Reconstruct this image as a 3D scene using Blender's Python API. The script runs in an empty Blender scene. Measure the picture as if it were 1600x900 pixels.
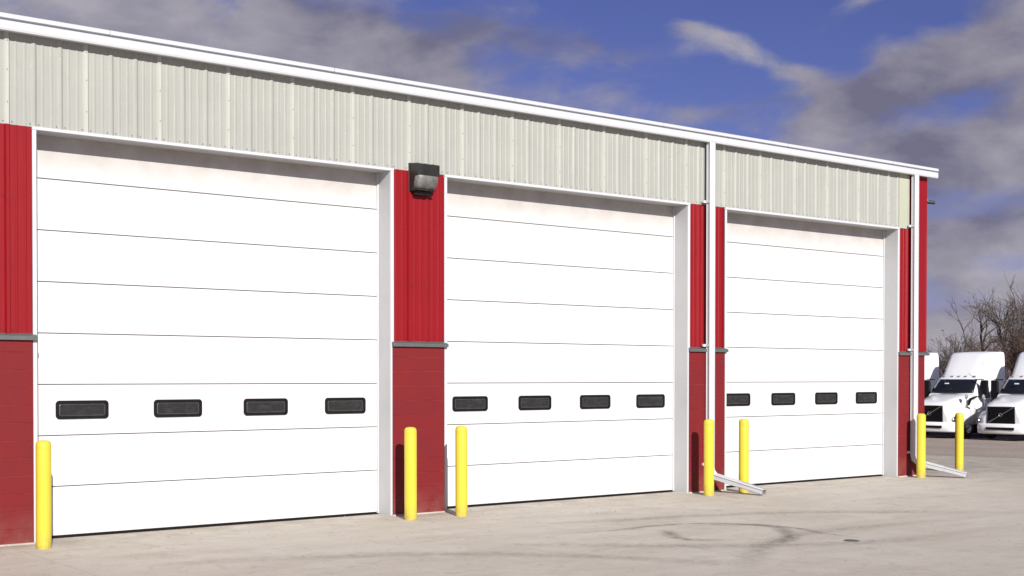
import bpy, bmesh, math, random
from mathutils import Vector, Matrix, noise
R_ = math.radians
C = bpy.context.scene.collection
sc = bpy.context.scene
random.seed(7)

# ------------------------------------------------------------------ camera
CX, CD, CH = -4.7151, 15.3754, 1.9386
F, YAW, PITCH, ROLL, SY = 2049.7, 0.6643, -0.0152, 0.0007, 169.34
cam = bpy.data.cameras.new('camera'); cam_o = bpy.data.objects.new('camera', cam); C.objects.link(cam_o)
cam.sensor_width = 36; cam.sensor_fit = 'HORIZONTAL'; cam.lens = F / 1600 * 36
cam.shift_y = SY / 1600; cam.clip_start = .1; cam.clip_end = 3000
fw = Vector((math.sin(YAW) * math.cos(PITCH), math.cos(YAW) * math.cos(PITCH), math.sin(PITCH)))
rt = Vector((math.cos(YAW), -math.sin(YAW), 0)); up = rt.cross(fw)
r2 = rt * math.cos(ROLL) + up * math.sin(ROLL); u2 = -rt * math.sin(ROLL) + up * math.cos(ROLL)
m = Matrix((r2, u2, -fw)).transposed().to_4x4(); m.translation = (CX, -CD, CH)
cam_o.matrix_world = m
sc.camera = cam_o

# ------------------------------------------------------------------ sun, sky, exposure
SUN_AZ, SUN_EL = math.atan2(-.36, -1.0), math.atan(.52 / math.hypot(.36, 1))
sun = bpy.data.lights.new('sun', 'SUN'); sun.energy = 4.2; sun.angle = R_(.5); sun.color = (1, .955, .89)
sun_o = bpy.data.objects.new('sun', sun); C.objects.link(sun_o)
sun_o.rotation_euler = Vector((.36, 1, -.52)).to_track_quat('-Z', 'Y').to_euler()
sc.view_settings.view_transform = 'Standard'; sc.view_settings.look = 'None'
sc.view_settings.gamma = 1; sc.view_settings.use_curve_mapping = False
sc.view_settings.exposure = 0.55
sc.cycles.max_bounces = 8

W = bpy.data.worlds.new('World'); sc.world = W; W.use_nodes = True
wn = W.node_tree; N = wn.nodes; L = wn.links
def wnode(t, **k):
    n = N.new(t)
    for a, b in k.items(): setattr(n, a, b)
    return n
def wmath(op, a, b=None, c=None):
    n = wnode('ShaderNodeMath', operation=op)
    for i, v in enumerate((a, b, c)):
        if v is None: continue
        if isinstance(v, (int, float)): n.inputs[i].default_value = v
        else: L.new(v, n.inputs[i])
    return n.outputs[0]
sky = wnode('ShaderNodeTexSky', sky_type='NISHITA', sun_disc=False)
sky.sun_elevation = SUN_EL; sky.sun_rotation = SUN_AZ % (2 * math.pi); sky.air_density = 1.0; sky.dust_density = .2; sky.ozone_density = 3.0
tc = wnode('ShaderNodeTexCoord'); sep = wnode('ShaderNodeSeparateXYZ'); L.new(tc.outputs['Generated'], sep.inputs[0])
az = wmath('ARCTAN2', sep.outputs[0], sep.outputs[1])
el = wmath('ARCSINE', sep.outputs[2])
# cloud banks: azimuth, elevation (deg), radii (deg), tilt (deg), strength
BANKS = [(22, 14.5, 15, 4.6, -10, .92), (33.0, 13.4, 4.2, 1.7, -14, .75), (37.0, 14.6, 2.2, .6, -8, .35), (41.5, 13.9, 2.6, .8, -8, .42), (41.5, 12.0, 2.2, .5, 5, .40), (46.0, 11.2, 2.0, .4, 0, .34),
         (46.2, 14.6, 2.0, .35, -12, .40), (48.2, 13.6, 2.6, .55, -24, .62), (50.6, 12.6, 1.6, .6, -20, .50), (46.6, 10.0, 1.0, .35, 0, .55),
         (52.6, 11.2, 2.8, 1.0, 16, .80), (56.2, 12.7, 3.4, 1.3, 18, .98), (60.5, 13.0, 3, 1.9, 8, .95), (54.0, 9.4, 4.2, 1.1, -4, .85),
         (54.5, 15.9, 2.6, .5, 5, .60), (60.0, 16.2, 3.5, .8, 2, .75), (58.0, 8.5, 3.4, 1.1, 3, .92), (60, 10.4, 2.4, 1.0, 8, .75), (57.5, 5.7, 3.8, 1.0, 0, .92), (60.5, 3.9, 3.8, .7, 0, .75), (55, 1.6, 16, 1.6, 0, .85), (58, 7, 5.5, 5, 0, .16),
         (45.0, 4.5, 9, 2.0, 0, .6), (-40, 12, 34, 8, 0, .6), (95, 13, 22, 8, 0, .65), (150, 24, 36, 14, 0, .9), (-120, 30, 45, 16, 0, .9)]
field = None
for a0, e0, ra, re, tl, s in BANKS:
    da = wmath('SUBTRACT', az, R_(a0)); de = wmath('SUBTRACT', el, R_(e0)); ct, st = math.cos(R_(tl)), math.sin(R_(tl))
    u = wmath('DIVIDE', wmath('ADD', wmath('MULTIPLY', da, ct), wmath('MULTIPLY', de, st)), R_(ra))
    v = wmath('DIVIDE', wmath('SUBTRACT', wmath('MULTIPLY', de, ct), wmath('MULTIPLY', da, st)), R_(re))
    q = wmath('ADD', wmath('MULTIPLY', u, u), wmath('MULTIPLY', v, v))
    g = wmath('MULTIPLY', wmath('EXPONENT', wmath('MULTIPLY', q, -.9)), s)
    field = g if field is None else wmath('ADD', field, g)
cmb = wnode('ShaderNodeCombineXYZ'); L.new(az, cmb.inputs[0]); L.new(wmath('MULTIPLY', el, 1.9), cmb.inputs[1])
def wnoise(scale, detail, rough, off, dist=0.0):
    mp = wnode('ShaderNodeVectorMath', operation='ADD'); L.new(cmb.outputs[0], mp.inputs[0]); mp.inputs[1].default_value = off
    n = wnode('ShaderNodeTexNoise'); n.inputs['Scale'].default_value = scale; n.inputs['Detail'].default_value = detail
    n.inputs['Roughness'].default_value = rough; n.inputs['Distortion'].default_value = dist; L.new(mp.outputs[0], n.inputs['Vector']); return n.outputs['Fac']
n1 = wnoise(15, 8, .57, (3.1, .4, 1.0), .35)
n2 = wnoise(12, 7, .54, (3.12, .385, 1.0), .25)
n3 = wnoise(6, 5, .5, (8.1, 2.4, 4.0))
dens = wmath('ADD', field, wmath('MULTIPLY', wmath('SUBTRACT', n1, .5), 1.7))
mr = wnode('ShaderNodeMapRange', interpolation_type='SMOOTHSTEP'); L.new(dens, mr.inputs[0]); mr.inputs[1].default_value = .18; mr.inputs[2].default_value = .95
mr.inputs[4].default_value = .93
lit = wmath('ADD', wmath('MULTIPLY', wmath('SUBTRACT', n2, n3), 2.2), .48)
lr = wnode('ShaderNodeMapRange'); L.new(lit, lr.inputs[0]); lr.inputs[1].default_value = 0; lr.inputs[2].default_value = 1
cc = wnode('ShaderNodeMix', data_type='RGBA'); L.new(lr.outputs[0], cc.inputs[0])
cc.inputs[6].default_value = (1.15, 1.10, 1.55, 1); cc.inputs[7].default_value = (2.95, 2.78, 3.05, 1)
tint = wnode('ShaderNodeMix', data_type='RGBA', blend_type='MULTIPLY'); tint.inputs[0].default_value = 1
L.new(sky.outputs[0], tint.inputs[6]); tint.inputs[7].default_value = (.315, .26, .455, 1)
sun_side_fill = wnode('ShaderNodeMapRange', interpolation_type='SMOOTHSTEP'); L.new(sep.outputs[1], sun_side_fill.inputs[0]); sun_side_fill.inputs[1].default_value = .15; sun_side_fill.inputs[2].default_value = -.5
c2 = wnode('ShaderNodeMix', data_type='RGBA'); L.new(sun_side_fill.outputs[0], c2.inputs[0]); L.new(cc.outputs[2], c2.inputs[6]); c2.inputs[7].default_value = (3.1, 2.95, 2.7, 1); cc = c2  # unseen clouds on the sun side, whitened to give a neutral ambient fill
cl = wnode('ShaderNodeMix', data_type='RGBA'); L.new(mr.outputs[0], cl.inputs[0]); L.new(tint.outputs[2], cl.inputs[6]); L.new(cc.outputs[2], cl.inputs[7])
bg = N['Background']; L.new(cl.outputs[2], bg.inputs[0]); bg.inputs[1].default_value = .1

# ------------------------------------------------------------------ materials
class NT:
    def __init__(s, name):
        s.m = bpy.data.materials.new(name); s.m.use_nodes = True; s.t = s.m.node_tree; s.b = s.t.nodes['Principled BSDF']
        s.tc = s.t.nodes.new('ShaderNodeTexCoord'); s.P = s.tc.outputs['Object']
    def n(s, t, **k):
        n = s.t.nodes.new(t)
        for a, b in k.items(): setattr(n, a, b)
        return n
    def l(s, a, b): s.t.links.new(a, b)
    def val(s, inp, v):
        if isinstance(v, (int, float, tuple)): inp.default_value = v
        else: s.l(v, inp)
    def scale(s, vec, src=None):
        m = s.n('ShaderNodeMapping'); m.inputs['Scale'].default_value = vec; s.l(src or s.P, m.inputs[0]); return m.outputs[0]
    def noise(s, scale, detail=4, rough=.55, src=None, dist=0.0):
        n = s.n('ShaderNodeTexNoise'); n.inputs['Scale'].default_value = scale; n.inputs['Detail'].default_value = detail
        n.inputs['Roughness'].default_value = rough; n.inputs['Distortion'].default_value = dist; s.l(src or s.P, n.inputs['Vector']); return n.outputs['Fac']
    def ramp(s, v, a, b, c=0.0, d=1.0):
        m = s.n('ShaderNodeMapRange'); s.val(m.inputs[0], v); m.inputs[1].default_value = a; m.inputs[2].default_value = b
        m.inputs[3].default_value = c; m.inputs[4].default_value = d; return m.outputs[0]
    def math(s, op, a, b=0.0):
        m = s.n('ShaderNodeMath', operation=op); s.val(m.inputs[0], a); s.val(m.inputs[1], b); return m.outputs[0]
    def mix(s, f, a, b, mode='MIX'):
        m = s.n('ShaderNodeMix', data_type='RGBA', blend_type=mode); s.val(m.inputs[0], f)
        for i, v in ((6, a), (7, b)): s.val(m.inputs[i], v + (1,) if isinstance(v, tuple) and len(v) == 3 else v)
        return m.outputs[2]
    def bump(s, h, dist=.01, strength=1.0, prev=None):
        b = s.n('ShaderNodeBump'); b.inputs['Distance'].default_value = dist; b.inputs['Strength'].default_value = strength; s.l(h, b.inputs['Height'])
        if prev: s.l(prev, b.inputs['Normal'])
        s.l(b.outputs[0], s.b.inputs['Normal']); return b.outputs[0]
    def col(s, v): s.val(s.b.inputs['Base Color'], v + (1,) if isinstance(v, tuple) and len(v) == 3 else v)
    def rough(s, v): s.val(s.b.inputs['Roughness'], v)

def painted(name, col, rough=.5, dirt=.08, dcol=(.28, .25, .21), spec=.5, metal=0.0, grain=.0008, sc_=7):
    t = NT(name)
    a = t.noise(sc_, 6, .6, t.scale((1, 1, .35)))
    c = t.mix(t.ramp(a, .45, .8, 0, dirt), col, dcol)
    c = t.mix(t.ramp(t.noise(1.3, 3), .35, .7, 0, .10), c, tuple(x * .82 for x in col))
    t.col(c); t.rough(t.ramp(t.noise(20, 4), .3, .7, rough - .06, rough + .08)); t.b.inputs['Specular IOR Level'].default_value = spec
    t.b.inputs['Metallic'].default_value = metal
    if grain: t.bump(t.noise(160, 3), grain, .5)
    return t.m
M = {}
M['white'] = painted('white_paint', (.78, .79, .80), .38, .10)
M['trim'] = painted('white_trim_paint', (.53, .545, .58), .42, .14, (.35, .33, .30))
M['jamb'] = painted('jamb_metal', (.45, .455, .465), .45, .2, (.33, .32, .30))
M['black'] = painted('black_rubber', (.006, .006, .0065), .5, .15, (.03, .028, .025), spec=.2)
M['dark'] = painted('dark_gap', (.01, .01, .01), .8, 0)
M['ledge'] = painted('ledge_metal', (.085, .10, .10), .5, .25, (.18, .17, .15))
M['bronze'] = painted('bronze_housing', (.013, .013, .012), .42, .35, (.06, .055, .045))
M['steel'] = painted('galvanised', (.42, .43, .43), .35, .2, (.2, .19, .18), metal=.6)
M['truck'] = painted('truck_white', (.76, .77, .79), .22, .08, (.45, .44, .42), grain=0)
M['tyre'] = painted('tyre_rubber', (.018, .018, .018), .8, .3, (.07, .06, .05))
M['chrome'] = painted('chrome', (.55, .56, .58), .2, .1, (.3, .3, .3), metal=.9, grain=0)
M['screw'] = painted('screw_heads', (.20, .19, .175), .5, .3, grain=0)
M['redscrew'] = painted('red_screw_heads', (.10, .012, .014), .5, .2, grain=0)
M['seam'] = painted('door_seam', (.24, .24, .245), .7, .1, grain=0)
M['iron'] = painted('cast_iron', (.085, .08, .075), .8, .4, grain=.002)
M['stump'] = painted('side_grey', (.25, .25, .26), .4, .2, (.15, .14, .13))
def glass(name, col, rough):
    t = NT(name); t.col(col); t.rough(rough); t.b.inputs['Specular IOR Level'].default_value = .6; return t.m
M['glass'] = glass('dark_glass', (.012, .014, .018), .08)

# door steel: white, faint embossing, dust towards nothing in particular
t = NT('door_steel')
c = t.mix(t.ramp(t.noise(2.2, 6, .6, t.scale((1, 1, .5))), .45, .8, 0, .10), (.63, .63, .63), (.50, .485, .46))
sp = t.n('ShaderNodeSeparateXYZ'); t.l(t.P, sp.inputs[0])
grime = t.math('MULTIPLY', t.ramp(sp.outputs[2], .0, .35, 1, 0), t.ramp(t.noise(5, 6, .65), .42, .72, 0, .4))
c = t.mix(grime, c, (.36, .32, .26))
top_grime_shade = t.math('MULTIPLY', t.ramp(sp.outputs[2], 4.2, 4.70, 0, 1), t.ramp(t.noise(3, 5, .6), .3, .7, .6, 1.0))
c = t.mix(top_grime_shade, c, (.36, .33, .30))  # grime at the door top, darkened further to paint in the header's shade
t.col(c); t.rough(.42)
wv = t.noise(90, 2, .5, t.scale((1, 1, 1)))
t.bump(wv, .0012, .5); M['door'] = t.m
# window pane, dirty
t = NT('dirty_pane')
gp_ = t.n('ShaderNodeNewGeometry').outputs['Position']; d = t.noise(7, 6, .7, t.scale((1, 1, 2.2), gp_))
c = t.mix(t.ramp(d, .5, .8, 0, .4), (.022, .022, .023), (.085, .082, .08))
t.col(c); t.rough(t.ramp(d, .3, .8, .12, .5)); t.b.inputs['Specular IOR Level'].default_value = .35; M['pane'] = t.m
M['bead'] = painted('pane_bead', (.07, .07, .07), .3, .3, (.3, .3, .28), grain=0)
# pale corrugated panels
def panel(name, col, spot, amt, chalk, ca):
    t = NT(name)
    c = t.mix(t.ramp(t.noise(1.7, 5, .6), .35, .7, 0, .5), col, tuple(x * .88 for x in col))
    s = t.noise(4, 6, .65, t.scale((6, 1, .4)))
    c = t.mix(t.ramp(s, .5, .75, 0, ca), c, chalk)
    vs = t.noise(42, 3, .8, t.scale((1, 1, .6)))
    c = t.mix(t.ramp(vs, .64, .70, 0, amt), c, spot)
    t.col(c); t.rough(.42); t.b.inputs['Specular IOR Level'].default_value = .35
    t.bump(t.noise(6, 3), .006, .35); return t.m
M['pale'] = panel('pale_metal', (.335, .345, .315), (.60, .60, .57), .6, (.40, .40, .37), .5)
M['palelit'] = panel('pale_lap_highlight', (.44, .44, .40), (.6, .6, .56), .3, (.54, .54, .51), .5)  # lighter copy: sunlit highlight painted on left flank and top of lap ribs
M['palegreen'] = panel('pale_trim_metal', (.40, .42, .33), (.5, .5, .5), .1, (.42, .43, .36), .3)
M['red'] = panel('red_metal', (.225, .0045, .0085), (.28, .02, .022), .25, (.245, .012, .015), .5)
# red painted block
t = NT('red_block')
br = t.n('ShaderNodeTexBrick'); mp = t.n('ShaderNodeMapping'); mp.inputs['Rotation'].default_value = (R_(90), 0, 0); pass
sx = t.n('ShaderNodeSeparateXYZ'); t.l(t.P, sx.inputs[0]); cx = t.n('ShaderNodeCombineXYZ'); t.l(t.math('ADD', sx.outputs[0], 70.5), cx.inputs[0]); t.l(t.math('ADD', sx.outputs[2], .024), cx.inputs[1])
t.l(cx.outputs[0], br.inputs['Vector'])
br.inputs['Scale'].default_value = 1; br.inputs['Brick Width'].default_value = 200; br.inputs['Row Height'].default_value = .2032; br.inputs['Mortar Size'].default_value = .006; br.inputs['Mortar Smooth'].default_value = .5
nz = t.noise(60, 6, .65)
c = t.mix(t.ramp(t.noise(2.5, 5, .6), .3, .75, 0, .8), (.175, .014, .015), (.135, .015, .021))
c = t.mix(t.math('MULTIPLY', t.ramp(sx.outputs[2], 0, .45, 1, 0), t.ramp(t.noise(4, 6, .7), .35, .7, 0, .6)), c, (.22, .12, .10))
c = t.mix(t.math('MULTIPLY', br.outputs['Fac'], t.ramp(t.noise(3, 4), .4, .62, 0, .55)), c, (.30, .05, .05))
t.col(c); t.rough(.6); t.b.inputs['Specular IOR Level'].default_value = .18
b1 = t.bump(br.outputs['Fac'], -.004, 1.0); t.bump(nz, .003, .6, b1); M['block'] = t.m
# yellow plastic sleeves
t = NT('yellow_sleeve')
c = t.mix(t.ramp(t.noise(6, 6, .65, t.scale((1, 1, .3))), .5, .8, 0, .35), (.63, .505, .045), (.48, .38, .05))
sc2 = t.noise(30, 4, .7, t.scale((1, 1, 3)))
c = t.mix(t.ramp(sc2, .70, .74, 0, .6), c, (.35, .27, .05))
sz = t.n('ShaderNodeSeparateXYZ'); t.l(t.P, sz.inputs[0])
c = t.mix(t.math('MULTIPLY', t.ramp(sz.outputs[2], .0, .22, 1, 0), t.ramp(t.noise(14, 5, .7), .35, .65, .1, .8)), c, (.30, .24, .10))
c = t.mix(t.ramp(t.noise(11, 5, .7, t.scale((1, 1, 5))), .64, .72, 0, .35), c, (.40, .31, .06))
t.col(c); t.rough(.38); t.b.inputs['Specular IOR Level'].default_value = .35; t.bump(t.noise(12, 3), .003, .3); M['yellow'] = t.m
# concrete
t = NT('concrete')
big = t.noise(.22, 5, .6); mid = t.noise(1.1, 7, .65, dist=.6); fine = t.noise(26, 6, .75)
streak = t.noise(1.4, 7, .65, t.scale((.35, 1.6, 1)))
c = t.mix(t.ramp(big, .35, .68), (.505, .458, .392), (.59, .55, .487))
c = t.mix(t.ramp(streak, .42, .66, 0, .55), c, (.44, .395, .33))
c = t.mix(t.ramp(mid, .50, .62, 0, .65), c, (.58, .545, .49))
c = t.mix(t.ramp(t.noise(3.3, 8, .72, dist=1.2), .54, .66, 0, .6), c, (.37, .33, .27))
c = t.mix(t.ramp(fine, .35, .75, 0, .30), c, (.22, .20, .175))
pit = t.noise(95, 2, .5); c = t.mix(t.ramp(pit, .74, .77, 0, .7), c, (.09, .08, .07))
c = t.mix(t.ramp(t.noise(70, 2, .5), .73, .76, 0, .6), c, (.6, .58, .54))
sp = t.n('ShaderNodeSeparateXYZ'); t.l(t.P, sp.inputs[0])
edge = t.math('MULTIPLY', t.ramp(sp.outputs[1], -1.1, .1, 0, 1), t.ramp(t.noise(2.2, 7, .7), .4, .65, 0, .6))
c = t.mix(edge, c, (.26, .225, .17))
jn = t.math('LESS_THAN', t.math('ABSOLUTE', t.math('SUBTRACT', t.math('FRACT', t.math('DIVIDE', t.math('ADD', sp.outputs[0], 3.1), 6.1)), .5)), .0009)
c = t.mix(t.math('MULTIPLY', jn, .35), c, (.12, .11, .10))
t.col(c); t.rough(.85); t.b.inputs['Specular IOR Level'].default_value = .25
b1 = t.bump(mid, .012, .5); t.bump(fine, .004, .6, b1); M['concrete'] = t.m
# gravel lot
t = NT('gravel')
v = t.n('ShaderNodeTexVoronoi'); v.inputs['Scale'].default_value = 14; t.l(t.P, v.inputs['Vector'])
c = t.mix(t.ramp(t.noise(.3, 6, .65), .35, .7), (.37, .295, .235), (.46, .38, .315))
c = t.mix(t.ramp(v.outputs['Color'], .1, .9, 0, .5), c, (.22, .19, .165))
c = t.mix(t.ramp(t.noise(30, 3, .6), .66, .7, 0, .7), c, (.55, .52, .48))
t.col(c); t.rough(.95); t.bump(v.outputs['Distance'], .03, .7); M['gravel'] = t.m
# tyre marks: a thin film of rubber, broken up
t = NT('tyre_mark')
uv = t.n('ShaderNodeSeparateXYZ'); t.l(t.tc.outputs['UV'], uv.inputs[0])
across = t.ramp(t.math('ABSOLUTE', t.math('SUBTRACT', uv.outputs[1], .5)), .05, .5, 1, 0)
ends = t.math('MULTIPLY', t.ramp(uv.outputs[0], 0, .25, 0, 1), t.ramp(uv.outputs[0], .75, 1, 1, 0))
al = t.math('MULTIPLY', t.math('MULTIPLY', across, ends), t.ramp(t.noise(7, 8, .72), .34, .62, .05, .55))
t.col((.17, .16, .15)); t.rough(.8); t.l(al, t.b.inputs['Alpha']); M['mark'] = t.m
M['faint'] = t.m.copy(); M['faint'].name = 'faint_tyre_mark'
for n_ in M['faint'].node_tree.nodes:
    if n_.type == 'MAP_RANGE' and abs(n_.inputs[4].default_value - .55) < 1e-4: n_.inputs[3].default_value = 0; n_.inputs[4].default_value = .28
def bark(name, a, b):
    t = NT(name); t.col(t.mix(t.ramp(t.noise(3, 5, .6), .3, .7), a, b)); t.rough(.9); return t.m
M['bark'] = bark('bark', (.055, .043, .034), (.10, .082, .068))
M['twig'] = bark('twigs', (.09, .073, .063), (.15, .125, .108))
M['twigr'] = bark('red_brown_twigs', (.075, .045, .036), (.12, .075, .06))
M['vine'] = bark('vine_leaves', (.05, .042, .025), (.09, .075, .045))
t = NT('lens_glass'); d = t.noise(9, 5, .6)
t.col(t.mix(t.ramp(d, .35, .7), (.09, .087, .083), (.19, .185, .18))); t.rough(.5); t.bump(t.noise(25, 3), .004, .6); M['lens'] = t.m

# ------------------------------------------------------------------ mesh helpers
class MB:
    def __init__(s): s.v = []; s.f = []; s.mi = []; s.sm = []
    def add(s, vs, fs, mi=0, smooth=False):
        o = len(s.v); s.v += [tuple(x) for x in vs]
        for f in fs: s.f.append(tuple(i + o for i in f)); s.mi.append(mi); s.sm.append(smooth)
    def box(s, x0, x1, y0, y1, z0, z1, mi=0):
        v = [(x, y, z) for x in (x0, x1) for y in (y0, y1) for z in (z0, z1)]
        s.add(v, [(0, 1, 3, 2), (4, 6, 7, 5), (0, 4, 5, 1), (2, 3, 7, 6), (0, 2, 6, 4), (1, 5, 7, 3)], mi)
    def grid(s, rows, mi=0, smooth=False, closed=False):
        n = len(rows[0]); vs = [p for r in rows for p in r]; fs = []
        for i in range(len(rows) - 1):
            for j in range(n if closed else n - 1):
                k = (j + 1) % n; fs.append((i * n + j, i * n + k, (i + 1) * n + k, (i + 1) * n + j))
        s.add(vs, fs, mi, smooth)
    def loop_cap(s, pts, mi=0): s.add(pts, [tuple(range(len(pts)))], mi)
    def tube(s, pts, rad, n=8, mi=0, smooth=True, caps=True):
        pts = [Vector(p) for p in pts]; rows = []
        if not isinstance(rad, (list, tuple)): rad = [rad] * len(pts)
        d0 = (pts[1] - pts[0]).normalized(); a = Vector((0, 0, 1)) if abs(d0.z) < .9 else Vector((1, 0, 0)); u = d0.cross(a).normalized()
        for i, p in enumerate(pts):
            d = (pts[min(i + 1, len(pts) - 1)] - pts[max(i - 1, 0)]).normalized(); u = (u - d * u.dot(d)).normalized(); w = d.cross(u)
            rows.append([p + (u * math.cos(2 * math.pi * k / n) + w * math.sin(2 * math.pi * k / n)) * rad[i] for k in range(n)])
        s.grid(rows, mi, smooth, True)
        if caps: s.loop_cap(rows[0][::-1], mi); s.loop_cap(rows[-1], mi)
    def lathe(s, prof, n=24, cx=0, cy=0, cz=0, axis='z', mi=0, smooth=True):
        rows = []
        for r, h in prof:
            row = []
            for k in range(n):
                a = 2 * math.pi * k / n; c, q = r * math.cos(a), r * math.sin(a)
                row.append((cx + c, cy + q, cz + h) if axis == 'z' else (cx + c, cy + h, cz + q))
            rows.append(row)
        s.grid(rows, mi, smooth, True)
    def build(s, name, mats, parent=None, loc=(0, 0, 0), bevel=0, seg=2, recalc=True):
        me = bpy.data.meshes.new(name); me.from_pydata(s.v, [], s.f)
        for mm in (mats if isinstance(mats, list) else [mats]): me.materials.append(mm)
        me.polygons.foreach_set('material_index', s.mi); me.polygons.foreach_set('use_smooth', s.sm); me.update()
        if recalc:
            b = bmesh.new(); b.from_mesh(me); bmesh.ops.recalc_face_normals(b, faces=b.faces); b.to_mesh(me); b.free()
        o = bpy.data.objects.new(name, me); C.objects.link(o); o.location = loc
        if parent: o.parent = parent
        if bevel:
            md = o.modifiers.new('bevel', 'BEVEL'); md.width = bevel; md.segments = seg; md.limit_method = 'ANGLE'; md.angle_limit = R_(40)
        return o
def tag(o, label=None, cat=None, group=None, kind=None):
    for k, v in (('label', label), ('category', cat), ('group', group), ('kind', kind)):
        if v: o[k] = v
    return o
def empty(name, loc, *a, **k):
    o = bpy.data.objects.new(name, None); C.objects.link(o); o.location = loc; tag(o, *a, **k); return o
def copy_tree(o, parent=None):
    c = o.copy(); C.objects.link(c); c.parent = parent
    for ch in [x for x in list(C.objects) if x.parent == o]: copy_tree(ch, c)
    return c
def rrect(w, h, r, n=6):
    pts = []
    for cx, cz, a0 in ((w / 2 - r, h / 2 - r, 0), (-w / 2 + r, h / 2 - r, 90), (-w / 2 + r, -h / 2 + r, 180), (w / 2 - r, -h / 2 + r, 270)):
        for k in range(n + 1):
            a = R_(a0 + 90 * k / n); pts.append((cx + r * math.cos(a), cz + r * math.sin(a)))
    return pts

# ------------------------------------------------------------------ ground
def gz(x, y=0):
    q = min(1, max(0, (x - 19) / 32)); return -.86 * q * q * (3 - 2 * q)
xs = [-900, -300, -100, -40, -20] + [-12 + i for i in range(0, 80)] + [72, 80, 100, 140, 200, 300, 500, 900]
ys = [-900, -300, -100, -60, -40] + [-30 + 2 * i for i in range(0, 45)] + [64, 80, 110, 160, 300, 500, 900]
g = MB(); g.grid([[(x, y, gz(x) - .012) for y in ys] for x in xs]); o = g.build('ground', M['gravel']); tag(o, kind='structure')
# concrete apron with a wandering edge to the gravel
g = MB(); rows = []
yy = [-60, -40, -30] + [-25 + .5 * i for i in range(0, 130)]
for y in yy:
    xe = 24.6 + .55 * math.sin(y * .35 + 1) + .35 * math.sin(y * .9) + .25 * noise.noise(Vector((y * 1.3, 3, 0))) - max(0, y + 2) * .06
    if y < -2: xe += (-(y + 2)) * .45
    rows.append([(-60 + (xe + 60) * k / 90, y, gz(-60 + (xe + 60) * k / 90)) for k in range(91)])
g.grid(rows); o = g.build('pavement', M['concrete']); tag(o, kind='structure')
def mark(pts, w, i, st=1.0):
    pts = [Vector(p) for p in pts]; sm = []
    for a in range(len(pts) - 1):
        p0, p1, p2, p3 = pts[max(a - 1, 0)], pts[a], pts[a + 1], pts[min(a + 2, len(pts) - 1)]
        for k in range(10):
            t_ = k / 10; sm.append(.5 * ((2 * p1) + (p2 - p0) * t_ + (2 * p0 - 5 * p1 + 4 * p2 - p3) * t_ ** 2 + (3 * p1 - p0 - 3 * p2 + p3) * t_ ** 3))
    sm.append(pts[-1]); me = bpy.data.meshes.new('tyre_mark'); vs = []; uvs = []
    for k, p in enumerate(sm):
        d = (sm[min(k + 1, len(sm) - 1)] - sm[max(k - 1, 0)]).normalized(); nrm = Vector((-d.y, d.x))
        for sgn, v_ in ((-1, 0), (1, 1)):
            q = p + nrm * sgn * w / 2; vs.append((q.x, q.y, gz(q.x) + .004 + .001 * i)); uvs.append((k / (len(sm) - 1), v_))
    fs = [(2 * k, 2 * k + 2, 2 * k + 3, 2 * k + 1) for k in range(len(sm) - 1)]
    me.from_pydata(vs, [], fs); uvl = me.uv_layers.new(name='UVMap')
    for lp in me.loops: uvl.data[lp.index].uv = uvs[lp.vertex_index]
    me.materials.append(M['mark'] if st == 1 else M['faint']); o = bpy.data.objects.new('tyre_mark', me); C.objects.link(o); tag(o, kind='structure')
mark([(5.6, -3.0), (6.46, -3.19), (7.19, -3.13), (7.93, -3.33), (8.36, -3.85), (8.47, -4.39), (8.3, -5.04), (8.25, -5.6)], .20, 0)
mark([(7.3, -3.25), (8.22, -3.74), (8.35, -4.2), (8.14, -4.5), (7.76, -4.95), (7.3, -5.22), (7.0, -5.2)], .30, 1)
mark([(6.98, -3.5), (6.86, -3.76), (6.6, -4.1), (6.52, -4.4), (6.7, -4.62), (6.9, -4.7)], .28, 2)
mark([(17.5, -6.2), (20, -4.5), (23, -3.4), (27, -3.2)], .35, 4)
mark([(16.5, -5.0), (19.5, -3.0), (23, -1.2), (27, -.6)], .3, 5)

mark([(4.3, -3.2), (5.4, -4.3), (6.6, -5.2), (8.0, -5.9), (10, -6.1)], .5, 7, .4)
mark([(5.0, -6.6), (6.3, -5.7), (7.1, -5.2), (8.6, -4.9), (11.5, -5.2)], .45, 8, .4)
mark([(6.0, -2.0), (7.2, -2.4), (8.8, -2.7), (10.6, -3.6), (12.6, -5.4)], .5, 9, .4)
mark([(.5, -2.6), (3.0, -3.4), (4.6, -4.8), (5.6, -6.6)], .5, 10, .4)
# ------------------------------------------------------------------ building
B = empty('garage_building', (9, 0, 0), 'long red and pale metal garage building with three white overhead doors', 'building')
def P(mb, name, mats, **k):      # build in world space, then hang under the building
    o = mb.build(name, mats, **k); o.parent = B; o.matrix_parent_inverse = Matrix.Translation((-9, 0, 0)); return o
ZF, ZL, ZT = 4.815, 2.387, 5.93
PIERS = [(-8.0, .28), (5.215, 6.08), (11.05, 11.90), (16.79, 17.70)]
OPEN = [(.325, 5.165), (6.125, 11.00), (11.945, 16.74)]
RD = .30
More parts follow.
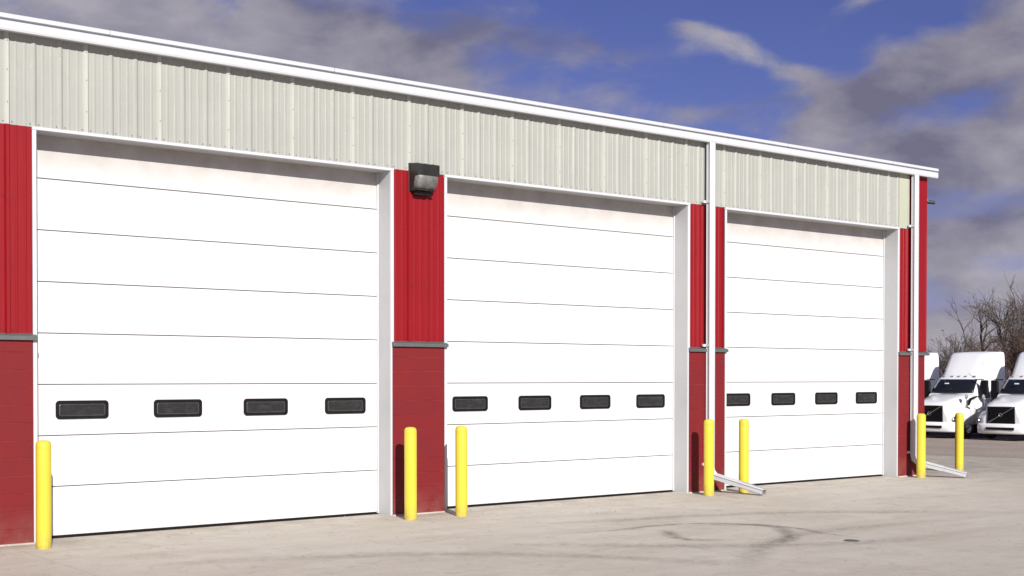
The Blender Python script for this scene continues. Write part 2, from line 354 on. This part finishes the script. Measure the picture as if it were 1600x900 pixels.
# ribbed sheet profile along x: list of (x, depth towards -y)
def ribs(x0, x1, major=.018, minor=.0045):
    pts = [(x0, 0)]; k = math.floor(x0 / .3048) - 1
    while k * .3048 < x1 + .1:
        c = k * .3048; lap = (k % 3 == 0); hb, ht = (.036, .010) if not lap else (.034, .018); d = major + (.006 if lap else 0)
        for q in ((c - hb, 0), (c - ht, d), (c + ht, d), (c + hb, 0)): pts.append(q)
        for mc in (c + .1016, c + .2032):
            for q in ((mc - .017, 0), (mc - .009, minor), (mc + .009, minor), (mc + .017, 0)): pts.append(q)
        k += 1
    pts = sorted(p for p in pts if x0 <= p[0] <= x1); pts.append((x1, 0)); return pts
def sheet(x0, x1, z0, z1, y=0.0, **k):
    g = MB(); pr = ribs(x0, x1, **k)
    for (xa, da), (xb, db) in zip(pr[:-1], pr[1:]):
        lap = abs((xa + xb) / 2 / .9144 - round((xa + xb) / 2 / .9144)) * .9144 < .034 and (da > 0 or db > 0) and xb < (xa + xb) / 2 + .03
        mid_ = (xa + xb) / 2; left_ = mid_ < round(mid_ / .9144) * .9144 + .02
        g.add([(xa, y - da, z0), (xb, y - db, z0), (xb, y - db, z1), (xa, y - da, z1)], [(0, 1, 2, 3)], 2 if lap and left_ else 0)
    g.add([(x0, y, z0), (x1, y, z0), (x1, y + .03, z0), (x0, y + .03, z0)], [(0, 1, 2, 3)])
    return g
def screws(g, x0, x1, zs, y, mi, dense=False):
    k = math.floor(x0 / .3048)
    while k * .3048 < x1:
        for z in zs:
            for off in ((.055, .26) if not dense else (.055, .152, .26)):
                x = k * .3048 + off
                if x0 + .02 < x < x1 - .02:
                    g.add([(x + .0075 * math.cos(a * 1.047), y - (.010 if j else .0), z + .0075 * math.sin(a * 1.047)) for j in (0, 1) for a in range(6)],
                          [tuple(range(6, 12))] + [(a, (a + 1) % 6, 6 + (a + 1) % 6, 6 + a) for a in range(6)], mi)
        k += 1
def lapscrews(g, x0, x1, zs, mi):
    k = math.ceil(x0 / .9144)
    while k * .9144 < x1:
        for z in zs:
            x = k * .9144; g.box(x - .0055, x + .0055, -.030, -.022, z - .0055, z + .0055, mi)
        k += 1
g = sheet(-8, 17.12, ZF, 6.0); screws(g, -8, 17.1, (ZF + .035,), 0, 1); lapscrews(g, -8, 17.1, (ZF + .25, ZF + .62, ZF + .95), 1)
P(g, 'fascia_panel', [M['pale'], M['screw'], M['palelit']], recalc=False)
g = MB(); g.box(16.80, 17.135, -.012, .03, ZF - .004, 6.0); P(g, 'corner_board', M['palegreen'])
for i, (a, b) in enumerate(PIERS):
    b2 = b if i < 3 else 17.68
    g = sheet(a, b2, ZL + .02, ZF, .004, major=.028, minor=.007); screws(g, a, b2, (ZL + .07, 3.2, 4.0), .004, 1)
    P(g, 'red_panel', [M['red'], M['redscrew'], M['red']], recalc=False)
    # block pier, slightly proud
    xb0, xb1 = (a if i == 0 else a - .022), (b - .012 if i < 3 else 17.61)
    g = MB(); g.box(xb0, xb1, -.045, .35, 0.0, ZL - .03); P(g, 'block_pier', M['block'], bevel=.006)
    g = MB(); xl0, xl1 = (a - .03 if i else a), (b + .03 if i < 3 else 17.715)
    z = ZL; pr = [(.0, z + .045), (-.055, z + .022), (-.085, z + .014), (-.085, z - .034), (.0, z - .034)]
    g.grid([[(xl0, y, q) for y, q in pr], [(xl1, y, q) for y, q in pr]], closed=True)
    g.loop_cap([(xl0, y, q) for y, q in pr]); g.loop_cap([(xl1, y, q) for y, q in pr][::-1]); P(g, 'ledge', M['ledge'])
    g = MB(); g.box(xb0 - .02, xb1 + .02, -.075, .02, -.05, .018); P(g, 'footing', M['concrete'], bevel=.006)
g = MB(); g.box(17.15, 17.70, -.018, .10, ZL + .047, 5.99); g.box(17.60, 17.705, .10, 40, ZL + .047, 5.99); P(g, 'corner_panel', M['red'])
g = MB(); g.box(17.45, 17.61, .35, 40, 0, ZL - .03); g.box(-8, 17.45, 39.7, 40, 0, 5.9); g.box(-8.2, -8, 0, 40, 0, 5.9); P(g, 'rear_wall', M['block'])
# door frames: jambs, soffit and front trims, then the leaves
for (a, b), (pl, pr_) in zip(OPEN, ((.28, 5.215), (6.08, 11.05), (11.90, 16.79))):
    g = MB()
    g.box(b, b + .035, -.012, RD + .06, 0, ZF - .03)            # right jamb lining
    g.box(a - .035, a, -.012, RD + .06, 0, ZF - .03)
    g.box(a - .035, b + .035, .0, RD + .06, ZF - .030, ZF - .004)  # soffit
    P(g, 'door_frame', M['jamb'])
    g = MB()
    g.box(b + .002, pr_ + .004, -.032, -.0125, 0, ZF - .034); g.box(pl - .004, a - .002, -.032, -.0125, 0, ZF - .034)
    g.box(pl - .004, pr_ + .004, -.038, -.002, ZF - .034, ZF + .002); P(g, 'door_trim', M['trim'], bevel=.003)
    for x_ in (b - .022, a + .001):
        g = MB(); g.box(x_, x_ + .021, RD - .03, RD + .01, .02, ZF - .032); P(g, 'weather_strip', M['trim'], bevel=.003)
    # leaf of eight sections
    g = MB(); S = .6096; z0 = .035
    tops = [.011 + S * k for k in range(1, 9)]; lo = z0
    for tp in tops:
        hi = min(tp, ZF - .004); gp = .0052
        z_a, z_b = lo + (gp if lo > z0 else 0), hi - gp
        prof = [(RD + .03, z_a), (RD + .004, z_a), (RD, z_a + .004), (RD, z_b - .004), (RD + .004, z_b), (RD + .03, z_b)]
        g.grid([[(a + .003, y, z) for y, z in prof[1:5]], [(b - .003, y, z) for y, z in prof[1:5]]])
        for q0, q1 in ((0, 1), (4, 5)): g.add([(a + .003, *prof[q0]), (b - .003, *prof[q0]), (b - .003, *prof[q1]), (a + .003, *prof[q1])], [(0, 1, 2, 3)], 1)
        lo = hi
    g.box(a, b, RD + .031, RD + .06, z0, ZF - .031, 1)
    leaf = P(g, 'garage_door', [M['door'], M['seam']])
    g = MB(); g.box(a + .003, b - .003, RD + .006, RD + .05, .0, z0 - .001); s_ = g.build('bottom_seal', M['black']); s_.parent = leaf
    for off in (.635, 1.86, 3.09, 4.305):
        k = (b - a) / 4.84; cx_, cz_ = a + off * k + .005, 1.5345
        g = MB(); w, h = .645, .222
        o1, i1, i2 = rrect(w, h, .045), rrect(w - .075, h - .072, .026), rrect(w - .10, h - .095, .018)
        y0, y1 = RD - .018, RD + .003
        g.grid([[(x, y1, z) for x, z in o1], [(x, y0 + .004, z) for x, z in o1], [(x * .992, y0, z * .985) for x, z in o1],
                [(x, y0, z) for x, z in i1], [(x, y1 - .006, z) for x, z in i1]], 0, False, True)
        g.grid([[(x, y1 - .006, z) for x, z in i1], [(x, y1 - .011, z) for x, z in i2]], 2, False, True)
        g.loop_cap([(x, y1 - .0105, z) for x, z in i2], 1)
        o = g.build('window', [M['black'], M['pane'], M['bead']], loc=(cx_, 0, cz_)); o.parent = leaf
# gutter: lower trough face, shadow gap, upper eave trim
GX0, GX1 = -8, 17.86
g = MB()
pr = [(0.0, 5.862), (-.13, 5.842), (-.150, 5.846), (-.158, 5.87), (-.158, 5.948), (-.148, 5.956), (-.125, 5.958), (-.125, 5.975), (.0, 5.975)]
g.grid([[(GX0, y, z) for y, z in pr], [(GX1, y, z) for y, z in pr]]); g.loop_cap([(GX1, y, z) for y, z in pr]); g.loop_cap([(GX0, y, z) for y, z in pr][::-1])
P(g, 'gutter', M['trim'], recalc=False)
g = MB(); pr = [(.0, 5.977), (-.150, 5.977), (-.168, 5.982), (-.168, 6.022), (-.155, 6.034), (.0, 6.045)]
x_ = GX0
while x_ < GX1:
    x2 = min(x_ + 3.05, GX1 + .0); g.grid([[(x_, y, z) for y, z in pr], [(x2 - .004, y, z) for y, z in pr]]); g.loop_cap([(x2 - .004, y, z) for y, z in pr]); x_ = x2
P(g, 'eave_trim', M['trim'], recalc=False)
g = MB(); g.add([(GX0 - .2, -.02, 6.05), (17.9, -.02, 6.05), (17.9, 20, 7.2), (GX0 - .2, 20, 7.2), (17.9, 40, 6.05), (GX0 - .2, 40, 6.05)], [(0, 1, 2, 3), (3, 2, 4, 5)])
g.add([(17.66, 0, 5.9), (17.66, 20, 7.1), (17.66, 40, 5.9)], [(0, 1, 2)], 1)
P(g, 'roof', [M['steel'], M['red']])
# downspouts
def downspout(cx_, ex, ey):
    w, d, y1 = .138, .096, -.066; y0 = y1 - d
    path = [(cx_, (y0 + y1) / 2, 5.86), (cx_, (y0 + y1) / 2, .42), (cx_, (y0 + y1) / 2 - .02, .34), (cx_ + (ex - cx_) * .10, -.20, .27), (ex, ey, .062)]
    hw, hd = w / 2, d / 2; g = MB(); rows = []
    for i, p in enumerate(path):
        p = Vector(p); nx = Vector(path[min(i + 1, 4)]) - Vector(path[max(i - 1, 0)]); t_ = nx.normalized()
        side = Vector((1, 0, 0)); side = (side - t_ * side.dot(t_)).normalized(); out = side.cross(t_).normalized()
        if i == 4: pass
        c_ = .012; row = []
        for sx_, so in ((-1, -1), (1, -1), (1, 1), (-1, 1)):
            for q in ((0, c_), (c_, 0)) if sx_ * so < 0 else ((c_, 0), (0, c_)):
                row.append(p + side * sx_ * (hw - q[0]) + out * so * (hd - q[1]))
        rows.append(row)
    g.grid(rows, 0, False, True)
    inn = [p + (Vector(path[4]) - p) * .10 for p in rows[4]]
    g.grid([rows[4], inn, [q + (Vector(path[3]) - Vector(path[4])) * .5 for q in inn]], 1, False, True)
    cen = Vector(path[4]) * .55 + Vector(path[3]) * .45
    g.loop_cap([q + (Vector(path[3]) - Vector(path[4])) * .45 for q in inn], 2)
    o = P(g, 'downspout', [M['trim'], M['stump'], M['dark']], bevel=0)
    for z in (4.86, 2.46, .47):
        g = MB(); g.box(cx_ - hw - .004, cx_ - hw - .0005, -.16, -.02, z - .02, z + .02); 
        g.box(cx_ - hw - .065, cx_ - hw - .0045, -.075, -.048, z - .022, z + .022)
        q = g.build('bracket', M['trim'], bevel=.002); q.parent = o
    return o
downspout(11.46, 11.66, -1.12)
downspout(17.17, 17.56, -1.02)

# ------------------------------------------------------------------ wall lamp
lamp = empty('wall_lamp', (5.715, -.03, 4.47), 'dark bronze wall lamp with cloudy glass lens high on the red strip', 'wall lamp')
g = MB()
hw_ = .225
side = [(0.0, .44), (-.20, .42), (-.225, .405), (-.225, .235), (-.15, .235), (-.05, .0), (0.0, .0)]
g.grid([[(-hw_, y, z) for y, z in side], [(hw_, y, z) for y, z in side]], closed=True)
g.loop_cap([(-hw_, y, z) for y, z in side][::-1]); g.loop_cap([(hw_, y, z) for y, z in side])
for x in (-.17, .13, -.02): g.box(x, x + .035, -.15, -.12, .42, .436)
g.box(-.24, .235, -.004, .015, -.02, .445)
g.box(-.16, .17, -.08, -.01, -.055, .0)
g.build('housing', M['bronze'], lamp, bevel=.006); lamp.scale = (.83, .9, .88); lamp.location = (5.665, -.03, 4.53)
g = MB(); rows = []
for t_, hw2, y, z in ((0, .215, -.222, .232), (.2, .213, -.232, .19), (.6, .20, -.205, .09), (.9, .18, -.15, .03), (1, .165, -.11, .018)):
    rows.append([(-hw2, -.03, z), (-hw2, y + .03, z), (-hw2 + .025, y, z), (0, y - .012, z), (hw2 - .025, y, z), (hw2, y + .03, z), (hw2, -.03, z)])
g.grid(rows, smooth=True); g.build('lens', M['lens'], lamp)
g = MB(); g.box(-.19, .19, -.165, -.10, .002, .02); g.box(-.02, .02, -.17, -.155, -.004, .03); g.build('lens_clip', M['bronze'], lamp, bevel=.003)

cctv = empty('security_camera', (17.70, .05, 5.42), 'tiny grey security camera sticking out from the far corner of the building', 'security camera')
g = MB(); g.tube([(.0, 0, .03), (.09, 0, .02), (.12, 0, 0)], .016, 8); g.box(-.0, .012, -.04, .04, -.02, .08); g.build('arm', M['stump'], cctv)
g = MB(); g.tube([(.09, .05, -.01), (.25, -.05, -.03)], [.034, .036], 12); g.build('camera_body', M['bronze'], cctv)
g = MB(); g.tube([(.25, -.05, -.03), (.262, -.058, -.032)], [.030, .030], 12); g.build('lens', M['black'], cctv)

# ------------------------------------------------------------------ bollards
g = MB(); r = .0835
prof = [(.0005, 1.246), (r * .45, 1.243), (r * .72, 1.236), (r * .90, 1.222), (r * .985, 1.198), (r, 1.17), (r, 1.15), (r * .992, 1.146), (r, 1.142), (r * 1.0, .6), (r * 1.01, .03), (r * 1.02, .0)]
g.lathe(prof, 40); proto = g.build('bollard', M['yellow'], recalc=True)
BL = [(.22, -.53, 1.22, 'yellow bollard in front of the left red pier at the picture edge'),
      (5.13, -.58, 1.256, 'yellow bollard standing in front of the red pier under the wall lamp'),
      (5.95, -.62, 1.256, 'yellow bollard at the left side of the middle garage door'),
      (11.0, -.52, 1.245, 'yellow bollard hiding the foot of the downspout between middle and right doors'),
      (11.86, -.50, 1.235, 'yellow bollard at the left side of the right garage door'),
      (16.99, -.40, 1.235, 'yellow bollard in front of the corner downspout of the building'),
      (18.72, -.10, 1.215, 'yellow bollard standing free past the building corner, before the trucks')]
for i, (x, y, h, lb) in enumerate(BL):
    o = proto if i == 0 else proto.copy()
    if i: C.objects.link(o)
    o.location = (x, y, gz(x)); o.scale = (1, 1, h / 1.246); o.rotation_euler = (random.uniform(-.004, .004), random.uniform(-.004, .004), random.uniform(0, 6))
    tag(o, lb, 'bollard', 'yellow bollards along the garage front')

# ------------------------------------------------------------------ semi trucks (front at x=0 looking to -x, driver's side -y)
def hsec(x, wb, zs, wt, zb, zt):
    h = [(wb, zb), (wb, zs - .12), (wb - .035, zs - .02), (wt + .06, zs + .05), (wt, zs + .12 + (zt - zs) * .15), (wt - .03, zt - .10), (wt - .12, zt - .025), (wt * .5, zt + .01)]
    return [(x, -y, z) for y, z in h] + [(x, 0, zt + .02)] + [(x, y, z) for y, z in reversed(h)]
def csec(x, wb, wt, zb, zt, rc=.14):
    h = [(wb, zb), (wb, (zb + zt) * .5), (wt + (wb - wt) * .2, zt - rc * 1.8), (wt, zt - rc), (wt - rc * .3, zt - rc * .3), (wt - rc, zt), (wt * .4, zt + .02)]
    return [(x, -y, z) for y, z in h] + [(x, 0, zt + .025)] + [(x, y, z) for y, z in reversed(h)]
def loft(g, secs, mi=0, smooth=True):
    g.grid(secs, mi, smooth); g.loop_cap(secs[0][::-1], mi); g.loop_cap(secs[-1], mi)
    g.grid([[s[0] for s in secs], [s[-1] for s in secs]], mi, False)
def subsurf(o, n=1):
    md = o.modifiers.new('subdivision', 'SUBSURF'); md.levels = n; md.render_levels = n
def weld(o):
    b = bmesh.new(); b.from_mesh(o.data); bmesh.ops.remove_doubles(b, verts=b.verts, dist=1e-5); bmesh.ops.recalc_face_normals(b, faces=b.faces); b.to_mesh(o.data); b.free()
def bake_cut(o, cutters):
    for x in [o] + list(cutters): weld(x)
    for c_ in cutters:
        md = o.modifiers.new('cut', 'BOOLEAN'); md.object = c_; md.operation = 'DIFFERENCE'; md.solver = 'EXACT'
    bpy.context.view_layer.update()
    me = bpy.data.meshes.new_from_object(o.evaluated_get(bpy.context.evaluated_depsgraph_get()))
    o.modifiers.clear(); o.data = me
def make_truck(loc, label):
    T = empty('semi_truck', loc, label, 'truck', 'white semi trucks parked in a row')
    cut = MB(); cut.tube([(1.28, -2, .50), (1.28, 2, .50)], .63, 32); cut = cut.build('cutter', M['dark'])
    g = MB()
    loft(g, [hsec(.03, .80, 1.0, .66, .66, 1.46), hsec(.10, .98, 1.06, .74, .62, 1.55), hsec(.28, 1.12, 1.12, .80, .60, 1.62), hsec(.6, 1.20, 1.22, .86, .60, 1.69),
             hsec(1.1, 1.23, 1.30, .93, .60, 1.79), hsec(1.6, 1.23, 1.36, 1.0, .60, 1.88), hsec(2.08, 1.20, 1.42, 1.06, .60, 1.97)])
    hood = g.build('hood', M['truck'], T); bake_cut(hood, [cut])
    g = MB()
    loft(g, [csec(1.98, 1.20, 1.10, .62, 1.97, .06), csec(2.08, 1.20, 1.08, .62, 2.02, .08), csec(2.62, 1.20, .98, .62, 2.66, .10), csec(2.82, 1.20, .96, .62, 2.80, .14),
             csec(2.92, 1.22, .93, .62, 2.88, .2), csec(2.97, 1.22, .92, .62, 2.96, .2), csec(3.75, 1.22, 1.02, .62, 3.80, .2), csec(3.95, 1.22, 1.06, .62, 3.88, .18), csec(4.85, 1.22, 1.14, .62, 3.92, .10)])
    cab = g.build('cab', M['truck'], T)
    for c_ in (cut,): bpy.data.objects.remove(c_)
    g = MB(); rows = []
    for k in range(5):
        t_ = k / 4; x = 2.03 + .56 * t_; z = 2.02 + .60 * t_; hw2 = 1.04 - .09 * t_
        rows.append([(x - .13 * (1 - (j / 6 - 1) ** 2) + .0, hw2 * (j / 6 - 1), z + .015) for j in range(13)])
    g.grid(rows, smooth=True); w_ = g.build('windshield', M['glass'], T); md = w_.modifiers.new('s', 'SOLIDIFY'); md.thickness = .03
    g = MB(); g.box(2.07, 2.095, .16, .36, 2.42, 2.47); q = g.build('sticker', M['white'], w_); q.rotation_euler = (0, 0, 0); q.location = (-.03, 0, 0)
    # grille with diagonal bar and ring badge
    g = MB(); g.add([(x, s_ * yy_, z) for x in (-.012, .06) for s_, yy_, z in ((-1, .62, .74), (1, .62, .74), (1, .60, 1.46), (-1, .60, 1.46))], [(0, 1, 2, 3), (4, 5, 6, 7), (0, 1, 5, 4), (1, 2, 6, 5), (2, 3, 7, 6), (3, 0, 4, 7)])
    for k in range(12): z = .77 + k * .056; g.box(-.026, -.0125, -.57, .57, z, z + .022)
    gr = g.build('grille', M['black'], T)
    g = MB(); g.tube([(-.036, .56, .77), (-.036, -.56, 1.43)], .016, 6)
    g.lathe([(.085, -.012), (.085, .012), (.062, .012), (.062, -.012), (.085, -.012)], 20, axis='y')
    em = g.build('emblem', M['chrome'], gr)
    for v in em.data.vertices:   # the ring was turned about y: lay it in the grille plane
        if abs(v.co.x) < .1 and abs(v.co.z) < .1: x, y, z = v.co; v.co = (-.045 + y, x, z + 1.10)
    g = MB()
    prf = [(0.0, .30), (-.06, .34), (-.07, .60), (-.02, .70), (.06, .70)]; rows = []
    for y, dx in ((-1.23, .62), (-1.20, .40), (-1.08, .16), (-.8, .03), (0, 0), (.8, .03), (1.08, .16), (1.20, .40), (1.23, .62)):
        rows.append([(x + dx, y, z) for x, z in prf])
    g.grid(rows, smooth=True); bp = g.build('bumper', M['truck'], T); md = bp.modifiers.new('s', 'SOLIDIFY'); md.thickness = .03; md.offset = 1
    g = MB(); g.box(-.125, -.05, -.62, .62, .46, .57); g.build('air_intake', M['black'], bp)
    for s in (-1, 1):
        g = MB(); rows = []
        for k, (x, y) in enumerate(((.10, .86), (.17, 1.0), (.30, 1.125), (.56, 1.19))):
            rows.append([(x - .03, s * (y + .02), .74), (x - .03, s * (y + .035), .84 + k * .03), (x + .02, s * (y + .02), .94 + k * .07)])
        g.grid(rows, smooth=True); h_ = g.build('headlight', M['glass'], T)
        g = MB(); g.lathe([(.02, -.04), (.075, 0), (.08, .02)], 14, axis='y', cx=.16, cy=s * 1.06, cz=.85); g.build('lamp', M['chrome'], h_)
        # swept dark cowl vent on the hood side
        g = MB(); yv = 1.10
        g.add([(1.32, s * (yv + .05), 1.46), (1.42, s * (yv + .05), 1.45), (1.62, s * (yv + .05), 1.71), (2.10, s * (yv + .08), 1.82), (2.10, s * (yv + .07), 1.89), (1.52, s * (yv + .03), 1.78)], [(0, 1, 2, 5), (5, 2, 3, 4)])
        v_ = g.build('side_vent', M['black'], T); md = v_.modifiers.new('s', 'SOLIDIFY'); md.thickness = .05; md.offset = 0
        g = MB(); g.add([(2.35, s * 1.205, 1.85), (3.25, s * 1.225, 1.80), (3.25, s * 1.13, 2.52), (2.72, s * 1.10, 2.55), (2.42, s * 1.16, 2.1)], [(0, 1, 2, 3, 4)])
        v_ = g.build('side_window', M['glass'], T); md = v_.modifiers.new('s', 'SOLIDIFY'); md.thickness = .03; md.offset = 0
        # door mirror
        g = MB(); g.box(2.28, 2.42, s * 1.42 - .17, s * 1.42 + .17, 1.78, 2.60); mi_ = g.build('mirror', M['black'], T, bevel=.05, seg=3)
        for ya, za, zb in ((1.0, 2.62, 2.64), (1.1, 1.86, 1.84)):
            g = MB(); g.tube([(2.3, s * ya, za), (2.3, s * 1.42, zb)], .025, 6); g.build('mirror_arm', M['black'], mi_)
        # hood mirror
        g = MB(); g.tube([(1.0, s * 1.16, 1.10), (.95, s * 1.26, 1.78)], .012, 6); g.tube([(1.3, s * 1.1, 1.38), (.95, s * 1.26, 1.74)], .012, 6)
        g.lathe([(.001, -.05), (.07, -.045), (.115, 0), (.115, .02), (.001, .02)], 16, axis='y', cx=.95, cy=s * 1.26, cz=1.86); g.build('hood_mirror', M['stump'], T)
        for wx, n_ in ((1.28, 1), (6.2, 2), (7.5, 2)):
            for k in range(n_):
                yy_ = s * (1.06 - .33 * k)
                g = MB(); g.lathe([(.30, -.14), (.47, -.145), (.505, -.11), (.51, 0), (.505, .11), (.47, .145), (.30, .14), (.30, -.14)], 32, axis='y'); wh = g.build('wheel', M['tyre'], T, loc=(wx, yy_, .51))
                if k == 0:
                    sd = -1 if s < 0 else 1
                    g = MB(); g.lathe([(.30, sd * .13), (.27, sd * .11), (.24, sd * .03), (.12, sd * .02), (.11, sd * .13), (.05, sd * .15), (.0005, sd * .15)], 24, axis='y')
                    for a in range(10): g.lathe([(.014, sd * .02), (.014, sd * .06), (.0005, sd * .06)], 6, axis='y', cx=.185 * math.cos(a * .628), cz=.185 * math.sin(a * .628))
                    g.build('rim', M['chrome'], wh)
        g = MB(); g.tube([(3.3, s * .93, .62), (4.8, s * .93, .62)], .30, 20); g.build('fuel_tank', M['chrome'], T)
        g = MB(); g.add([(4.85, s * 1.19, .9), (5.1, s * 1.19, .9), (5.1, s * 1.17, 2.9), (4.85, s * 1.15, 3.3)], [(0, 1, 2, 3)]); q = g.build('side_extender', M['stump'], T); md = q.modifiers.new('s', 'SOLIDIFY'); md.thickness = .03
    g = MB(); g.box(.4, 8.1, -.45, .45, .55, .85); g.box(.15, 1.0, -.9, .9, .32, .6); g.build('chassis', M['dark'], T)
    for y in (-.75, -.33, 0, .33, .75):
        g = MB(); g.box(2.66, 2.80, y - .06, y + .06, 2.74, 2.80); g.build('marker_light', M['stump'], T, bevel=.02)
    g = MB(); g.tube([(2.35, -1.22, 1.9), (2.5, -1.24, 3.4)], .008, 5); g.build('antenna', M['dark'], T)
    return T
TX, TY = 46.4, 19.45
t1 = make_truck((TX, TY, gz(TX)), 'white semi truck whose front wheel shows right of the last bollard'); t1.rotation_euler = (0, 0, R_(6))
for k, lb in ((1, 'white semi truck cut off by the right edge of the picture'), (-1, 'white semi truck mostly hidden, only tall roof showing beside building corner')):
    o = copy_tree(t1); o.location = (TX + .35 * k, TY - 3.3 * k, gz(TX)); o['label'] = lb

# ------------------------------------------------------------------ bare trees behind the lot
def make_tree(name, loc, h, spread, seed, label, twigmat, lean=(0, 0), dens=1.0, vine=False, group='bare winter trees behind the trucks', depth=6):
    rnd = random.Random(seed); T = empty(name, loc, label, 'tree', group)
    tr, cr, lv = MB(), MB(), MB()
    def rv(a): return Vector((rnd.uniform(-a, a), rnd.uniform(-a, a), rnd.uniform(-a, a)))
    def branch(p, d, ln, r, lev):
        n = 4 if lev < 3 else 3; pts = [p]; q = d.copy()
        for i in range(n):
            q = (q + rv(.20 + .03 * lev) + Vector((0, 0, .05))).normalized(); pts.append(pts[-1] + q * ln / n)
        rr = [r * (1 - .45 * i / n) for i in range(n + 1)]
        (tr if lev < 2 else cr).tube(pts, rr, 7 if lev < 2 else (4 if lev < 4 else 3), caps=False)
        if vine and lev < 2:
            for p_ in pts:
                for _ in range(70):
                    c_ = p_ + rv(ln * .14); s = rnd.uniform(.05, .13); a_, b_ = rv(1).normalized() * s, rv(1).normalized() * s; lv.add([c_ - a_, c_ + b_, c_ + a_, c_ - b_], [(0, 1, 2, 3)])
        if lev >= depth: 
            if rnd.random() < .10:
                c_ = pts[-1]; s = .06; a_, b_ = rv(1).normalized() * s, rv(1).normalized() * s; lv.add([c_ - a_, c_ + b_, c_ + a_, c_ - b_], [(0, 1, 2, 3)])
            return
        kids = rnd.choice((2, 3, 3)) + (1 if lev < 2 else 0) + (1 if rnd.random() < dens - 1 else 0)
        for k in range(kids):
            j = rnd.randint(1 if lev else 2, n); base = pts[j] if k else pts[-1]
            ax = rv(1).normalized(); nd = (q * (1.0 if k else 1.25) + ax * spread * (1 if k else .5) + Vector((0, 0, .12 + (.0 if lev < 3 else -.05)))).normalized()
            branch(base, nd, ln * rnd.uniform(.62, .86), max(r * .55 if k else r * .62, .011), lev + 1)
    branch(Vector((0, 0, 0)), Vector((lean[0], lean[1], 1)).normalized(), h * .27, h * .024, 0)
    tr.build('trunk', M['bark'], T, recalc=False); cr.build('crown', twigmat, T, recalc=False)
    if lv.v: lv.build('vine' if vine else 'dead_leaves', M['vine'], T, recalc=False)
    return T
def at(px, depth):      # a point on the lot seen in the direction of picture column px
    p = Vector((CX, -CD, 0)) + fw.normalized() * depth + rt * (px - 800) / F * depth; return (p.x, p.y, gz(p.x) - .05)
make_tree('bare_tree', at(1452, 84), 6.0, .75, 3, 'thin bare tree leaning over the roof of the hidden truck', M['twig'], (-.3, .2), 1.1)
make_tree('bare_tree', at(1490, 78), 6.6, .55, 11, 'bare tree wrapped in dark vines behind the middle truck cab', M['twig'], (0, 0), 1.2, vine=True)
make_tree('bare_tree', at(1538, 84), 10.8, .85, 21, 'tall spreading bare tree above the middle truck', M['twig'], (.1, -.05), 1.1)
make_tree('bare_tree', at(1592, 80), 10.6, .80, 8, 'tallest bare tree, nearest the right picture edge', M['twig'], (.05, 0), 1.1)
make_tree('bare_tree', at(1600, 74), 6.6, .80, 33, 'dense red brown bare tree between the two right trucks', M['twigr'], (0, 0), 1.8)
make_tree('bare_tree', at(1640, 80), 9.0, .8, 41, 'bare tree beyond the truck at the right picture edge', M['twig'], (-.2, 0), 1.4)
make_tree('bare_tree', at(1512, 92), 7.5, .8, 52, 'farther bare tree filling the gap between vine covered and tall trees', M['twigr'], (0, 0), 1.0)
# tangled brush line
rnd = random.Random(99); g = MB()
for k in range(5200):
    px = rnd.uniform(1300, 1900); dp = rnd.uniform(76, 96); x, y, z = at(px, dp); hh = (2.2 + 1.9 * abs(noise.noise(Vector((px * .02, dp * .1, 0)))) + rnd.uniform(0, .8)) * rnd.uniform(.45, 1)
    a = Vector((x, y, z)); b = a + Vector((rnd.uniform(-.8, .8), rnd.uniform(-.8, .8), hh)); mid = (a + b) / 2 + Vector((rnd.uniform(-.3, .3), rnd.uniform(-.3, .3), .1))
    g.tube([a, mid, b], [.03, .022, .008], 3, caps=False)
    for _ in range(3):
        s = a.lerp(b, rnd.uniform(.35, .95)); e = s + Vector((rnd.uniform(-.7, .7), rnd.uniform(-.7, .7), rnd.uniform(-.1, .6))); g.tube([s, e], [.014, .006], 3, caps=False)
o = g.build('brush', M['twigr'], recalc=False); tag(o, 'tangled brown leafless brush behind the trucks', 'brush', kind='stuff')
# loose grit and leaf scraps on the slab
rnd = random.Random(5); g = MB()
def scrap(x, y, s, flat=.5):
    z = gz(x); n = 6; rot = rnd.uniform(0, 6)
    ring = [(x + s * math.cos(rot + a * 6.283 / n) * rnd.uniform(.7, 1.2), y + s * math.sin(rot + a * 6.283 / n) * rnd.uniform(.5, 1), z + .0005) for a in range(n)]
    top = [(x + (p[0] - x) * .6, y + (p[1] - y) * .6, z + s * flat) for p in ring]
    g.grid([ring, top], closed=True); g.loop_cap(top)
for _ in range(170):
    u = rnd.random(); x = rnd.uniform(-1, 24); y = -.1 - abs(rnd.gauss(0, 1.0)) if u < .6 else rnd.uniform(-8, -.2); scrap(x, y, rnd.uniform(.006, .018))
for _ in range(60): scrap(rnd.gauss(6.0, .5), rnd.gauss(-.35, .3), rnd.uniform(.006, .016))
for _ in range(60): scrap(rnd.gauss(7.6, .5), rnd.gauss(-1.2, .25), rnd.uniform(.006, .014), .3)
o = g.build('grit', M['stump'], recalc=False); tag(o, 'scattered grit and scraps on the concrete', 'grit', kind='stuff')
g = MB(); x, y = 7.98, -5.67
g.lathe([(.0005, .005), (.085, .005), (.092, .002), (.094, 0)], 20, x, y, gz(x) + .003); o = g.build('drain_cover', M['iron']); tag(o, 'small flat dark metal cover set in the concrete at right', 'drain cover')
